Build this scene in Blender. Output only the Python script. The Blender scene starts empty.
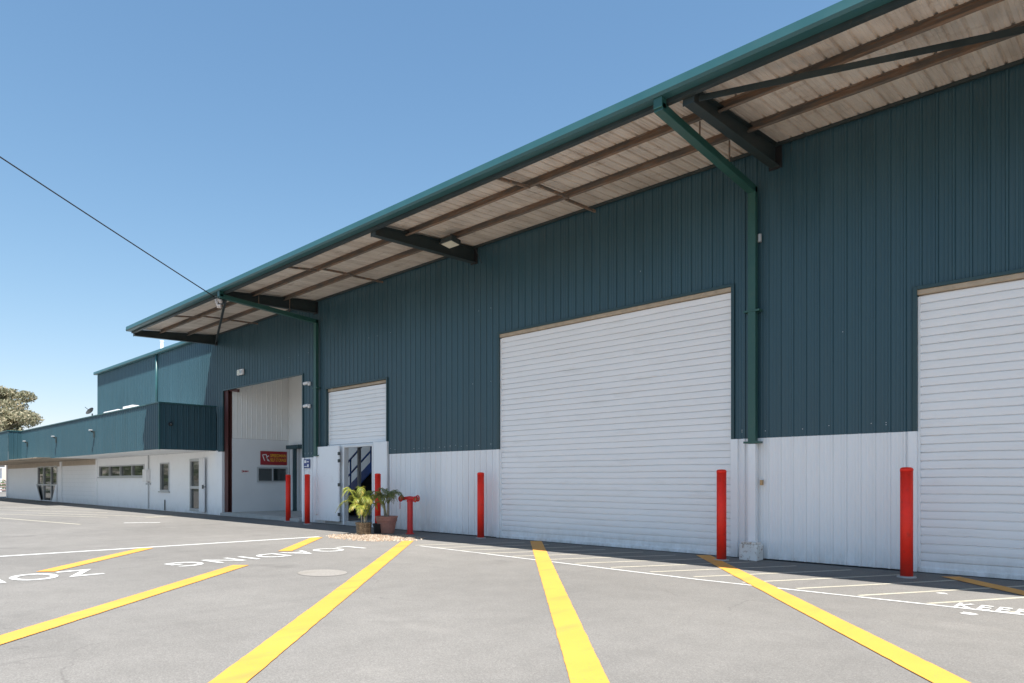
import bpy, bmesh, math, random
from mathutils import Vector, Matrix, noise
R = math.radians
rnd = random.Random(7)
scene = bpy.context.scene
COL = scene.collection

# ------------------------------------------------------------------ materials
def new_mat(name):
    m = bpy.data.materials.new(name); m.use_nodes = True
    nt = m.node_tree
    b = nt.nodes.get('Principled BSDF')
    return m, nt, b

def N(nt, typ, **kw):
    n = nt.nodes.new(typ)
    for k, v in kw.items():
        if k in n.inputs: n.inputs[k].default_value = v
        else: setattr(n, k, v)
    return n

def ramp(nt, src, stops):
    r = nt.nodes.new('ShaderNodeValToRGB')
    el = r.color_ramp.elements
    while len(el) < len(stops): el.new(0.5)
    for e, (p, c) in zip(el, stops):
        e.position = p
        e.color = (c, c, c, 1) if not hasattr(c, '__len__') else (*c, 1)
    nt.links.new(src, r.inputs[0])
    return r.outputs[0]

def position(nt, scale=(1, 1, 1)):
    g = nt.nodes.new('ShaderNodeNewGeometry')
    mp = nt.nodes.new('ShaderNodeMapping')
    mp.inputs['Scale'].default_value = scale
    nt.links.new(g.outputs['Position'], mp.inputs['Vector'])
    return mp.outputs[0]

def noise_tex(nt, vec, scale, detail=4, rough=.55):
    n = N(nt, 'ShaderNodeTexNoise')
    n.inputs['Scale'].default_value = scale
    n.inputs['Detail'].default_value = detail
    n.inputs['Roughness'].default_value = rough
    nt.links.new(vec, n.inputs['Vector'])
    return n.outputs['Fac']

def mix(nt, fac, a, b, mode='MIX'):
    m = nt.nodes.new('ShaderNodeMix'); m.data_type = 'RGBA'; m.blend_type = mode
    for sock, v in ((m.inputs[0], fac), (m.inputs[6], a), (m.inputs[7], b)):
        if isinstance(v, (int, float)): sock.default_value = v
        elif isinstance(v, tuple): sock.default_value = (*v, 1) if len(v) == 3 else v
        else: nt.links.new(v, sock)
    return m.outputs[2]

def bump(nt, b, h, strength=.3, dist=.01):
    n = nt.nodes.new('ShaderNodeBump')
    n.inputs['Strength'].default_value = strength
    n.inputs['Distance'].default_value = dist
    nt.links.new(h, n.inputs['Height'])
    nt.links.new(n.outputs[0], b.inputs['Normal'])

def paint(name, col, rough=.45, var=.12, scale=3., stretch=(1, 1, 1), dirt=None, dirt_amt=.3,
          metal=0., spec=.5, bmp=0., sheets=False, splash=None, dirt_lo=.55, dirt_hi=.75, coat=0.):
    m, nt, b = new_mat(name)
    vec = position(nt, stretch)
    f = noise_tex(nt, vec, scale, 5)
    lo = tuple(c * (1 - var) for c in col); hi = tuple(min(1, c * (1 + var)) for c in col)
    c = ramp(nt, f, [(.3, lo), (.7, hi)])
    if sheets:
        g = nt.nodes.new('ShaderNodeNewGeometry')
        sx = nt.nodes.new('ShaderNodeSeparateXYZ'); nt.links.new(g.outputs['Position'], sx.inputs[0])
        md = N(nt, 'ShaderNodeMath', operation='MULTIPLY'); md.inputs[1].default_value = 1 / .762
        nt.links.new(sx.outputs[0], md.inputs[0])
        fl = N(nt, 'ShaderNodeMath', operation='FLOOR'); nt.links.new(md.outputs[0], fl.inputs[0])
        wn = N(nt, 'ShaderNodeTexWhiteNoise', noise_dimensions='1D'); nt.links.new(fl.outputs[0], wn.inputs['W'])
        v = ramp(nt, wn.outputs['Value'], [(0, .93), (1, 1.0)])
        c = mix(nt, 1., c, v, 'MULTIPLY')
    if dirt:
        f2 = noise_tex(nt, vec, scale * 2.7, 8, .65)
        k = ramp(nt, f2, [(dirt_lo, 0.), (dirt_hi, dirt_amt)])
        c = mix(nt, k, c, dirt)
    if splash:
        g2 = nt.nodes.new('ShaderNodeNewGeometry'); s2 = nt.nodes.new('ShaderNodeSeparateXYZ'); nt.links.new(g2.outputs['Position'], s2.inputs[0])
        hz = ramp(nt, s2.outputs[2], [(0., .50), (.08, .25), (.35, 0.)])
        sp = ramp(nt, noise_tex(nt, position(nt, (3, 3, 1.2)), 2.4, 8, .7), [(.36, 0.), (.62, 1.)])
        mm = N(nt, 'ShaderNodeMath', operation='MULTIPLY'); nt.links.new(hz, mm.inputs[0]); nt.links.new(sp, mm.inputs[1])
        c = mix(nt, mm.outputs[0], c, splash)
    nt.links.new(c, b.inputs['Base Color'])
    rr = ramp(nt, f, [(.3, max(.05, rough - .07)), (.7, min(1, rough + .07))])
    nt.links.new(rr, b.inputs['Roughness'])
    b.inputs['Metallic'].default_value = metal
    b.inputs['Specular IOR Level'].default_value = spec
    b.inputs['Coat Weight'].default_value = coat
    if bmp:
        h = noise_tex(nt, position(nt), 1.3, 3)
        bump(nt, b, h, bmp, .02)
    return m

M = {}
TEAL = (.033, .085, .110)
M['teal'] = paint('teal_steel_sheet', TEAL, .36, .07, 1.5, (3, 3, .35), (.05, .09, .10), .35, spec=.5, bmp=.12, sheets=True)
M['teal_trim'] = paint('teal_trim', (.030, .105, .115), .35, .06, 2., dirt=(.06, .10, .10), dirt_amt=.3)
M['trim_dark'] = paint('dark_teal_trim', (.022, .060, .070), .4, .06, 2.)
M['green_pipe'] = paint('green_downpipe_paint', (.024, .088, .074), .35, .08, 2., dirt=(.08, .12, .1), dirt_amt=.3)
M['dark_steel'] = paint('dark_green_steel', (.026, .040, .042), .5, .2, 4., dirt=(.09, .07, .05), dirt_amt=.5)
M['white'] = paint('white_steel_sheet', (.86, .875, .885), .42, .02, 1.2, (2, 2, .4), (.70, .70, .68), .18, bmp=.08, sheets=True, splash=(.34, .30, .25))
M['white_plain'] = paint('white_painted_wall', (.86, .875, .885), .55, .02, 1.2, dirt=(.66, .66, .63), dirt_amt=.3, splash=(.36, .32, .27))
M['shutter'] = paint('white_roller_shutter', (.86, .865, .87), .40, .025, 1.1, (.5, 1, 3), (.64, .62, .58), .35, bmp=.1, splash=(.36, .32, .27))
M['timber'] = paint('weathered_lintel', (.46, .37, .27), .7, .15, 6., dirt=(.24, .17, .11), dirt_amt=.5)
M['red'] = paint('red_bollard_paint', (.88, .032, .016), .5, .08, 5., dirt=(.34, .04, .03), dirt_amt=.5, bmp=.05, spec=.3, splash=(.20, .08, .06))
M['hydrant_red'] = paint('hydrant_red_paint', (.62, .026, .026), .45, .12, 9., dirt=(.2, .03, .03), dirt_amt=.6)
M['brass'] = paint('worn_brass', (.45, .30, .16), .4, .2, 20., metal=.8)
M['black'] = paint('black_rubber', (.018, .018, .02), .6, .2, 10.)
M['concrete'] = paint('concrete', (.42, .41, .39), .85, .12, 3., dirt=(.25, .24, .22), dirt_amt=.6)
M['footing'] = paint('painted_footing', (.76, .75, .72), .8, .08, 6., dirt=(.32, .22, .14), dirt_amt=.8, dirt_lo=.55, dirt_hi=.64)
M['rust_column'] = paint('oxide_primer_steel', (.075, .020, .018), .6, .25, 6., dirt=(.03, .012, .01), dirt_amt=.7)
M['grey_frame'] = paint('grey_aluminium', (.45, .47, .48), .4, .05, 6., metal=.3)
M['inner_white'] = paint('inner_white_lining', (.80, .80, .78), .6, .02, 2.)
M['inner_grey'] = paint('inner_grey_board', (.72, .74, .75), .6, .02, 2.)
M['blue_rail'] = paint('blue_handrail_paint', (.03, .11, .42), .4, .1, 6.)
M['tread'] = paint('dark_stair_steel', (.05, .055, .065), .5, .15, 6.)
M['terracotta'] = paint('terracotta', (.46, .22, .17), .75, .12, 14., dirt=(.55, .42, .36), dirt_amt=.5)
M['brown_pot'] = paint('brown_pot_glaze', (.11, .065, .035), .6, .3, 18., dirt=(.36, .26, .15), dirt_amt=.8, dirt_lo=.45, dirt_hi=.6)
M['soil'] = paint('potting_soil', (.05, .034, .022), .95, .3, 40.)
M['cane'] = paint('palm_cane', (.36, .33, .27), .7, .2, 25., dirt=(.16, .15, .08), dirt_amt=.6)
M['bark'] = paint('tree_bark', (.28, .24, .20), .9, .25, 4.)
M['sign_white'] = paint('sign_white', (.78, .78, .78), .4, .02, 5.)
M['sign_red'] = paint('sign_red', (.30, .010, .018), .4, .03, 5.)
M['sign_yellow'] = paint('sign_yellow', (.72, .40, .03), .4, .03, 5.)
M['sign_blue'] = paint('sign_blue', (.03, .06, .22), .4, .03, 5.)
M['lamp_glass'] = paint('lamp_glass', (.70, .68, .55), .15, .04, 5.)
M['cable'] = paint('cable_sheath', (.02, .02, .022), .6, .1, 5.)
M['insulator'] = paint('porcelain', (.62, .55, .50), .35, .15, 30., dirt=(.3, .15, .1), dirt_amt=.7)
M['interior_dark'] = paint('dim_room', (.05, .05, .055), .8, .2, 3.)
M['blind'] = paint('window_blind', (.30, .31, .31), .6, .1, 3., (6, 6, .4))
M['brown_soffit'] = paint('brown_soffit', (.50, .43, .35), .7, .10, 3., (4, 1, 1), (.34, .27, .2), .35)
M['galv'] = paint('galvanised_duct', (.62, .64, .66), .4, .06, 4., metal=.4)
M['shed_roof'] = paint('distant_shed_roof', (.10, .10, .10), .6, .1, 2.)
M['pale_fence'] = paint('pale_fence', (.42, .30, .27), .8, .15, 2.)
M['curtain'] = paint('fabric', (.55, .55, .5), .8, .1, 4.)

def soffit_mat():
    m, nt, b = new_mat('stained_zincalume')
    v = position(nt, (1, .25, 1))
    f = noise_tex(nt, v, 4., 6, .6)
    c = ramp(nt, f, [(.28, (.54, .475, .41)), (.55, (.74, .67, .595)), (.75, (.80, .745, .67))])
    f2 = noise_tex(nt, position(nt, (.6, 2.5, 1)), 2.2, 8, .7)
    k = ramp(nt, f2, [(.56, 0.), (.74, .55)])
    c = mix(nt, k, c, (.24, .15, .09))
    nt.links.new(c, b.inputs['Base Color'])
    b.inputs['Roughness'].default_value = .5
    b.inputs['Metallic'].default_value = .15
    return m
M['soffit'] = soffit_mat()

def rust_mat():
    m, nt, b = new_mat('rusty_purlin')
    v = position(nt, (.5, 3, 3))
    f = noise_tex(nt, v, 3., 8, .7)
    c = ramp(nt, f, [(.30, (.085, .075, .066)), (.48, (.15, .128, .108)), (.56, (.24, .145, .09)), (.64, (.23, .20, .17)), (.80, (.46, .41, .36))])
    nt.links.new(c, b.inputs['Base Color']); b.inputs['Roughness'].default_value = .75
    return m
M['rust'] = rust_mat()

def asphalt_nodes(nt):
    p = position(nt)
    big = noise_tex(nt, p, .22, 6, .6)
    mid = noise_tex(nt, p, 2.4, 6, .65)
    fine = noise_tex(nt, p, 90., 3, .7)
    vor = N(nt, 'ShaderNodeTexVoronoi'); vor.inputs['Scale'].default_value = 120.
    nt.links.new(p, vor.inputs['Vector'])
    sep = nt.nodes.new('ShaderNodeSeparateColor'); nt.links.new(vor.outputs['Color'], sep.inputs[0])
    A = ASPH
    c = ramp(nt, big, [(.3, tuple(q * .82 for q in A)), (.7, tuple(q * 1.07 for q in A))])
    c = mix(nt, 1., c, ramp(nt, mid, [(.25, .88), (.75, 1.05)]), 'MULTIPLY')
    c = mix(nt, 1., c, ramp(nt, fine, [(.3, .82), (.7, 1.13)]), 'MULTIPLY')
    c = mix(nt, 1., c, ramp(nt, sep.outputs[0], [(0., .84), (.6, 1.0), (1., 1.16)]), 'MULTIPLY')
    # oil drips and old tyre marks
    oil = noise_tex(nt, p, .9, 3, .5)
    k = ramp(nt, oil, [(.64, 0.), (.76, .40)])
    c = mix(nt, k, c, (.10, .095, .09))
    vc = N(nt, 'ShaderNodeTexVoronoi', feature='DISTANCE_TO_EDGE'); vc.inputs['Scale'].default_value = .33
    wp = nt.nodes.new('ShaderNodeVectorMath'); wp.operation = 'ADD'
    wn = N(nt, 'ShaderNodeTexNoise'); wn.inputs['Scale'].default_value = 1.1; wn.inputs['Detail'].default_value = 6
    nt.links.new(p, wn.inputs['Vector'])
    nt.links.new(p, wp.inputs[0]); nt.links.new(wn.outputs['Color'], wp.inputs[1]); nt.links.new(wp.outputs[0], vc.inputs['Vector'])
    ck = ramp(nt, vc.outputs['Distance'], [(0., .45), (.0035, 0.)])
    gate = ramp(nt, noise_tex(nt, p, .35, 3), [(.52, 0.), (.60, 1.)])
    ckm = N(nt, 'ShaderNodeMath', operation='MULTIPLY'); nt.links.new(ck, ckm.inputs[0]); nt.links.new(gate, ckm.inputs[1])
    c = mix(nt, ckm.outputs[0], c, (.09, .085, .08))
    pale = noise_tex(nt, position(nt, (.5, 1.4, 1)), .7, 6, .6)
    c = mix(nt, ramp(nt, pale, [(.60, 0.), (.78, .22)]), c, (.36, .34, .31))
    ty = noise_tex(nt, position(nt, (1.6, .10, 1)), 1.4, 5, .6)
    k2 = ramp(nt, ty, [(.56, 0.), (.74, .28)])
    c = mix(nt, k2, c, (.12, .115, .11))
    return c, fine, mid
ASPH = (.216, .206, .192)
def asphalt():
    m, nt, b = new_mat('worn_asphalt')
    c, fine, mid = asphalt_nodes(nt)
    nt.links.new(c, b.inputs['Base Color'])
    b.inputs['Roughness'].default_value = .88
    b.inputs['Specular IOR Level'].default_value = .25
    bump(nt, b, fine, .5, .004)
    return m
M['asphalt'] = asphalt()

def road_paint(name, col, wear=.45, thresh=(.60, .70)):
    m, nt, b = new_mat(name)
    c, fine, mid = asphalt_nodes(nt)
    p = position(nt)
    w = noise_tex(nt, p, 28., 8, .72)
    k = ramp(nt, w, [(thresh[0], 0.), (thresh[1], wear)])
    v = noise_tex(nt, p, 1.7, 5)
    cc = ramp(nt, v, [(.3, tuple(q * .88 for q in col)), (.7, col)])
    tyre = ramp(nt, noise_tex(nt, position(nt, (2.2, .5, 1)), 1.6, 5), [(.54, 0.), (.72, .30)])
    cc = mix(nt, tyre, cc, (.16, .13, .08))
    k3 = ramp(nt, noise_tex(nt, p, 140., 3, .7), [(.52, 0.), (.62, wear * .55)])
    cc = mix(nt, k3, cc, c)
    out = mix(nt, k, cc, c)
    nt.links.new(out, b.inputs['Base Color'])
    b.inputs['Roughness'].default_value = .65
    bump(nt, b, fine, .35, .003)
    return m
M['yellow_paint'] = road_paint('yellow_road_paint', (.80, .36, .05), .6)
M['white_paint'] = road_paint('white_road_paint', (.74, .74, .72), .75, (.50, .66))
M['cream_paint'] = road_paint('faded_cream_paint', (.56, .52, .41), .7, (.48, .70))
M['patch'] = road_paint('cement_patch', (.33, .305, .275), .8, (.42, .68))

def gravel_mat():
    m, nt, b = new_mat('pink_pebbles')
    oi = nt.nodes.new('ShaderNodeNewGeometry')
    c = ramp(nt, oi.outputs['Random Per Island'], [(0., (.26, .19, .13)), (.4, (.40, .30, .22)), (.75, (.52, .44, .35)), (1., (.36, .23, .15))])
    nt.links.new(c, b.inputs['Base Color']); b.inputs['Roughness'].default_value = .8
    return m
M['gravel'] = gravel_mat()

def leaf_mat(name, stops, trans=.3):
    m, nt, b = new_mat(name)
    g = nt.nodes.new('ShaderNodeNewGeometry')
    c = ramp(nt, g.outputs['Random Per Island'], stops)
    nt.links.new(c, b.inputs['Base Color'])
    b.inputs['Roughness'].default_value = .5
    tr = nt.nodes.new('ShaderNodeBsdfTranslucent'); nt.links.new(c, tr.inputs[0])
    mx = nt.nodes.new('ShaderNodeMixShader'); mx.inputs[0].default_value = trans
    nt.links.new(b.outputs[0], mx.inputs[1]); nt.links.new(tr.outputs[0], mx.inputs[2])
    nt.links.new(mx.outputs[0], nt.nodes['Material Output'].inputs[0])
    return m
M['palm_leaf'] = leaf_mat('palm_leaf', [(0, (.16, .24, .04)), (.5, (.30, .35, .05)), (.85, (.48, .43, .08)), (1, (.55, .34, .06))], .35)
M['palm_leaf_dull'] = leaf_mat('dull_palm_leaf', [(0, (.10, .16, .045)), (.5, (.20, .24, .07)), (1, (.38, .33, .13))], .3)
M['gum_leaf'] = leaf_mat('gum_leaf', [(0, (.19, .20, .125)), (.5, (.34, .33, .215)), (.8, (.45, .40, .265)), (1, (.55, .46, .32))], .4)
M['hedge_leaf'] = leaf_mat('hedge_leaf', [(0, (.06, .10, .03)), (1, (.16, .22, .08))], .25)

def glass_mat(name='window_glass', tint=(.03, .04, .042)):
    m, nt, b = new_mat(name)
    f = noise_tex(nt, position(nt), .8, 3)
    c = ramp(nt, f, [(.3, tuple(q * .6 for q in tint)), (.7, tint)])
    nt.links.new(c, b.inputs['Base Color'])
    b.inputs['Roughness'].default_value = .05
    b.inputs['Specular IOR Level'].default_value = .8
    b.inputs['Transmission Weight'].default_value = .0
    bump(nt, b, f, .04, .02)
    return m
M['glass'] = glass_mat()

# ------------------------------------------------------------------ mesh builder
class MB:
    def __init__(s): s.v = []; s.f = []; s.m = []; s.cur = 0
    def face(s, pts):
        i = len(s.v); s.v += [tuple(p) for p in pts]; s.f.append(tuple(range(i, i + len(pts)))); s.m.append(s.cur)
    def box(s, x0, x1, y0, y1, z0, z1):
        i = len(s.v)
        s.v += [(x, y, z) for z in (z0, z1) for y in (y0, y1) for x in (x0, x1)]
        for f in ((0, 2, 3, 1), (4, 5, 7, 6), (0, 1, 5, 4), (2, 6, 7, 3), (0, 4, 6, 2), (1, 3, 7, 5)):
            s.f.append(tuple(i + q for q in f)); s.m.append(s.cur)
        return s
    def bar(s, p, q, w, h, up=(0, 0, 1)):
        p = Vector(p); q = Vector(q); d = (q - p).normalized(); up = Vector(up)
        a = d.cross(up).normalized() * w / 2; b = a.cross(d).normalized() * h / 2
        i = len(s.v)
        for c in (p, q):
            s.v += [tuple(c + a + b), tuple(c - a + b), tuple(c - a - b), tuple(c + a - b)]
        for f in ((0, 1, 2, 3), (7, 6, 5, 4), (0, 4, 5, 1), (1, 5, 6, 2), (2, 6, 7, 3), (3, 7, 4, 0)):
            s.f.append(tuple(i + k for k in f)); s.m.append(s.cur)
        return s
    def tube(s, pts, r, n=10, caps=True):
        pts = [Vector(p) for p in pts]
        rr = r if hasattr(r, '__len__') else [r] * len(pts)
        base = len(s.v); prev = None
        for k, p in enumerate(pts):
            d = (pts[min(k + 1, len(pts) - 1)] - pts[max(k - 1, 0)]).normalized()
            if prev is None:
                a = d.orthogonal().normalized()
            else:
                a = (prev - d * prev.dot(d)).normalized()
            prev = a; b = d.cross(a)
            for j in range(n):
                t = 2 * math.pi * j / n
                s.v.append(tuple(p + (a * math.cos(t) + b * math.sin(t)) * rr[k]))
        for k in range(len(pts) - 1):
            for j in range(n):
                s.f.append((base + k * n + j, base + k * n + (j + 1) % n, base + (k + 1) * n + (j + 1) % n, base + (k + 1) * n + j)); s.m.append(s.cur)
        if caps:
            s.f.append(tuple(base + j for j in reversed(range(n)))); s.m.append(s.cur)
            e = base + (len(pts) - 1) * n
            s.f.append(tuple(e + j for j in range(n))); s.m.append(s.cur)
        return s
    def lathe(s, prof, n=20, c=(0, 0, 0)):
        base = len(s.v)
        for r, z in prof:
            for j in range(n):
                t = 2 * math.pi * j / n
                s.v.append((c[0] + r * math.cos(t), c[1] + r * math.sin(t), c[2] + z))
        for k in range(len(prof) - 1):
            for j in range(n):
                s.f.append((base + k * n + j, base + k * n + (j + 1) % n, base + (k + 1) * n + (j + 1) % n, base + (k + 1) * n + j)); s.m.append(s.cur)
        s.f.append(tuple(base + j for j in reversed(range(n)))); s.m.append(s.cur)
        e = base + (len(prof) - 1) * n
        s.f.append(tuple(e + j for j in range(n))); s.m.append(s.cur)
        return s
    def extrude(s, prof, o, u, n, v):
        """profile points (a, b) -> o + a*u + b*n, extruded along v (open strip)"""
        o = Vector(o); u = Vector(u); n = Vector(n); v = Vector(v)
        base = len(s.v)
        for a, b in prof:
            p = o + u * a + n * b
            s.v += [tuple(p), tuple(p + v)]
        for k in range(len(prof) - 1):
            i = base + 2 * k
            s.f.append((i, i + 2, i + 3, i + 1)); s.m.append(s.cur)
        return s
    def build(s, name, mat, parent=None, smooth=False, bevel=0., loc=None):
        me = bpy.data.meshes.new(name); me.from_pydata(s.v, [], s.f)
        for mm in (mat if isinstance(mat, (list, tuple)) else [mat]): me.materials.append(mm)
        for p, k in zip(me.polygons, s.m): p.material_index = k
        bm = bmesh.new(); bm.from_mesh(me)
        if not getattr(s, 'open', False): bmesh.ops.recalc_face_normals(bm, faces=bm.faces)
        bm.to_mesh(me); bm.free()
        if smooth:
            for p in me.polygons: p.use_smooth = True
        o = bpy.data.objects.new(name, me); COL.objects.link(o)
        if parent:
            o.parent = parent
            o.matrix_parent_inverse = Matrix.Translation(WORLD_LOC(parent)).inverted()
        if bevel:
            md = o.modifiers.new('Bevel', 'BEVEL'); md.width = bevel; md.segments = 2; md.limit_method = 'ANGLE'
        return o

def WORLD_LOC(o):
    return Vector(o.get('_w', (0, 0, 0))) if '_w' in o else Vector((0, 0, 0))

def thing(name, label, cat, loc=(0, 0, 0), group=None):
    o = bpy.data.objects.new(name, None); COL.objects.link(o); o.empty_display_size = .3
    o.location = loc; o['label'] = label; o['category'] = cat
    LOCS[o.name] = Vector(loc)
    if group: o['group'] = group
    return o
LOCS = {}
def WORLD_LOC(o):
    return LOCS.get(o.name, Vector((0, 0, 0)))

def tag(o, label, cat, group=None):
    o['label'] = label; o['category'] = cat
    if group: o['group'] = group
    return o
def struct(o, kind='structure'):
    o['kind'] = kind; return o

PITCH = .1905
def rib_profile(L, phase=0., h=.019):
    key = [(0, 0), (.030, 0), (.035, .005), (.045, .005), (.050, 0), (.076, 0), (.081, .005), (.091, .005), (.096, 0), (.130, 0), (.142, h), (.164, h), (.176, 0)]
    out = []
    k = math.floor(-phase / PITCH) - 1
    def at(a):
        q = (a + phase) % PITCH
        for (p0, b0), (p1, b1) in zip(key, key[1:] + [(PITCH, 0)]):
            if p0 <= q <= p1: return b0 + (b1 - b0) * (q - p0) / max(1e-9, p1 - p0)
        return 0
    out.append((0, at(0)))
    n = int(L / PITCH) + 3
    k0 = math.floor(phase / PITCH)
    for i in range(k0, k0 + n):
        for p, b in key:
            a = i * PITCH + p - phase
            if 1e-4 < a < L - 1e-4: out.append((a, b))
    out.append((L, at(L)))
    return out

def sheet_wall(mb, x0, x1, z0, z1, Y=10.5, h=.019):      # faces -Y, ribs run up
    mb.extrude(rib_profile(x1 - x0, x0 % PITCH, h), (x0, Y, z0), (1, 0, 0), (0, -1, 0), (0, 0, z1 - z0))
def sheet_side(mb, y0, y1, z0, z1, X, sign=1):   # faces +X (sign=1)
    mb.extrude(rib_profile(y1 - y0, y0 % PITCH), (X, y0, z0), (0, 1, 0), (sign, 0, 0), (0, 0, z1 - z0))

W = 10.5
# ------------------------------------------------------------------ ground and markings
mb = MB()
NX = 24
mb.face([(-700, -500, 0), (700, -500, 0), (700, 900, 0), (-700, 900, 0)])
ground = struct(mb.build('ground', M['asphalt']))

def strip(mb, p, q, w, z=.004, along=False):
    p = Vector((*p, 0)); q = Vector((*q, 0)); d = (q - p).normalized(); a = Vector((-d.y, d.x, 0)) * w / 2
    L = (q - p).length; n = max(1, int(L / .06))
    for i in range(n):
        s0 = p + (q - p) * i / n; s1 = p + (q - p) * (i + 1) / n
        e = (.010 if w > .1 else .003) / w; w0 = 1 + e * (noise.noise(s0 * 3.1) + noise.noise(s0 * 14.)); w1 = 1 + e * (noise.noise(s1 * 3.1) + noise.noise(s1 * 14.))
        mb.face([(*(s0 - a * w0).xy, z), (*(s1 - a * w1).xy, z), (*(s1 + a * w1).xy, z), (*(s0 + a * w0).xy, z)])

def marking(name, mb, mat):
    return struct(mb.build(name, M[mat], ground))

for p, q in [((-9.22, 10.46), (0.9, -.26)), ((-11.16, 8.70), (-1.0, -1.235)), ((-5.475, 10.40), (2.9, .29)),
             ((-9.74, 4.53), (-4.5, -1.05)), ((-13.25, 7.86), (-11.10, 5.95)), ((-13.42, 4.48), (-10.98, 2.38)), ((-1.94, 10.27), (4.2, 3.7))]:
    m_ = MB(); strip(m_, p, q, .235, .007); marking('yellow_line', m_, 'yellow_paint')
m_ = MB(); strip(m_, (-10.15, 8.2), (-4.16, 7.82), .055, .004); marking('white_line', m_, 'white_paint')
m_ = MB(); strip(m_, (-4.16, 7.82), (3.99, 7.89), .055, .004); marking('white_line', m_, 'white_paint')
m_ = MB(); strip(m_, (-13.95, -1.5), (-13.40, 8.0), .14, .004); marking('white_line', m_, 'white_paint')
for i in range(23):
    x = -10.35 + i * .665
    y0 = 8.2 - .037 * (i * .665); y1 = 10.05 + .2 * rnd.random()
    m_ = MB(); strip(m_, (x + .02, y0 + .03), (x + .02 + (y1 - y0) * .58, y1), .055, .002); marking('hatch_line', m_, 'cream_paint')
for p, q in [((-40, 6.5), (-33, 8.9)), ((-36, 5.8), (-29, 8.3)), ((-31, 5.2), (-25.5, 7.3)), ((-44, 2.2), (-22, 5.6)), ((-30.5, 6.4), (-24.6, 8.6))]:
    m_ = MB(); strip(m_, p, q, .09, .004); marking('faded_bay_line', m_, 'cream_paint')

m_ = MB(); strip(m_, (-21.83, 6.67), (-21.32, 7.48), .16, .004); marking('faded_arrow', m_, 'white_paint')
m_ = MB(); strip(m_, (-24.2, 8.02), (-25.06, 9.39), .14, .004); marking('faded_arrow', m_, 'cream_paint')
def text_fit(body, origin, rdir, udir, width, height, mat, name, parent, offset=0., depth=0., spacing=1.):
    """text whose baseline starts at origin, spans width along rdir and height along udir"""
    cu = bpy.data.curves.new(name, 'FONT'); cu.body = body; cu.size = 1.; cu.offset = offset; cu.extrude = depth; cu.space_character = spacing
    t = bpy.data.objects.new(name, cu); COL.objects.link(t)
    dg = bpy.context.evaluated_depsgraph_get(); me = bpy.data.meshes.new_from_object(t.evaluated_get(dg))
    bpy.data.objects.remove(t); bpy.data.curves.remove(cu)
    xs = [v.co.x for v in me.vertices]; ys = [v.co.y for v in me.vertices]
    r = Vector(rdir); u = Vector(udir); n = r.cross(u)
    x0, x1, y0, y1 = min(xs), max(xs), min(ys), max(ys)
    for v in me.vertices:
        a = (v.co.x - x0) / (x1 - x0) * width; b = (v.co.y - y0) / (y1 - y0) * height
        v.co = Vector(origin) + r * a + u * b + n * v.co.z
    me.materials.clear(); me.materials.append(mat)
    o = bpy.data.objects.new(name, me); COL.objects.link(o)
    if parent:
        o.parent = parent; o.matrix_parent_inverse = Matrix.Translation(WORLD_LOC(parent)).inverted()
    return o
struct(text_fit('LOADING', (-11.08, 7.20, .0055), Vector((.1, -1, 0)).normalized(), Vector((1, .1, 0)).normalized(), 3.42, .58, M['white_paint'], 'painted_lettering', ground, .010, spacing=1.22))
struct(text_fit('ZONE', (-10.86, 2.90, .0055), (0, -1, 0), (1, 0, 0), 1.93, .72, M['white_paint'], 'painted_lettering', ground, .010, spacing=1.08))
struct(text_fit('KEEP', (-1.46, 7.86, .0055), (1, 0, 0), (0, 1, 0), .60, .30, M['white_paint'], 'painted_lettering', ground, .02, spacing=1.25))
m_ = MB()
pts = []
for k in range(11):
    t = k / 11 * 2 * math.pi; r = .07 * (.55 + .8 * rnd.random()); pts.append((-1.27 + r * 1.2 * math.cos(t), 7.57 + r * math.sin(t), .003))
m_.face(pts); marking('paint_splash', m_, 'white_paint')
m_ = MB(); pts = []
for k in range(9):
    t = k / 9 * 2 * math.pi; r = .045 * (.5 + .8 * rnd.random()); pts.append((-1.72 + r * 1.6 * math.cos(t), 8.72 + r * math.sin(t), .003))
m_.face(pts); marking('paint_splash', m_, 'white_paint')
m_ = MB(); pts = [(-8.16 + .37 * math.cos(2 * math.pi * k / 40), 4.92 + .30 * math.sin(2 * math.pi * k / 40), .004) for k in range(40)]
m_.face(pts); marking('cement_patch', m_, 'patch')

# pebbles spilled round the pots
mb = MB()
gr = random.Random(3)
for k in range(2100):
    a = gr.random() * 2 * math.pi; rr = math.sqrt(gr.random())
    x = -12.35 + 1.30 * rr * math.cos(a); y = 8.72 + .80 * rr * math.sin(a) + .08 * (x + 12.25)
    if gr.random() < max(0., rr - .62) * 2.0: continue
    s = .010 + .018 * gr.random(); z = s * .4 + (.025 * max(0, 1 - rr * 1.1)) * gr.random()
    q = [Vector((math.cos(t) * s * gr.uniform(.7, 1.1), math.sin(t) * s * gr.uniform(.7, 1.1), 0)) for t in (0, 1.3, 2.6, 3.8, 5.1)]
    top = [Vector((x, y, z + s * .5)) + .55 * v for v in q]; bot = [Vector((x, y, max(.004, z - s * .5))) + v for v in q]
    i = len(mb.v); mb.v += [tuple(p) for p in bot + top]
    mb.f.append(tuple(i + 5 + j for j in range(5))); mb.m.append(0)
    for j in range(5): mb.f.append((i + j, i + (j + 1) % 5, i + 5 + (j + 1) % 5, i + 5 + j)); mb.m.append(0)
struct(mb.build('loose_pebbles', M['gravel']), 'stuff')

# ------------------------------------------------------------------ warehouse
WH = thing('warehouse', 'long teal ribbed-steel warehouse with white base, roller doors and wide awning', 'warehouse', (-8, 10.5, 0))
ZT = 6.45
def roof_z(y): return 6.45 + (y - 10.5) * .07
DADO = 1.91
XL, XR = -24.50, 9.0
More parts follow.
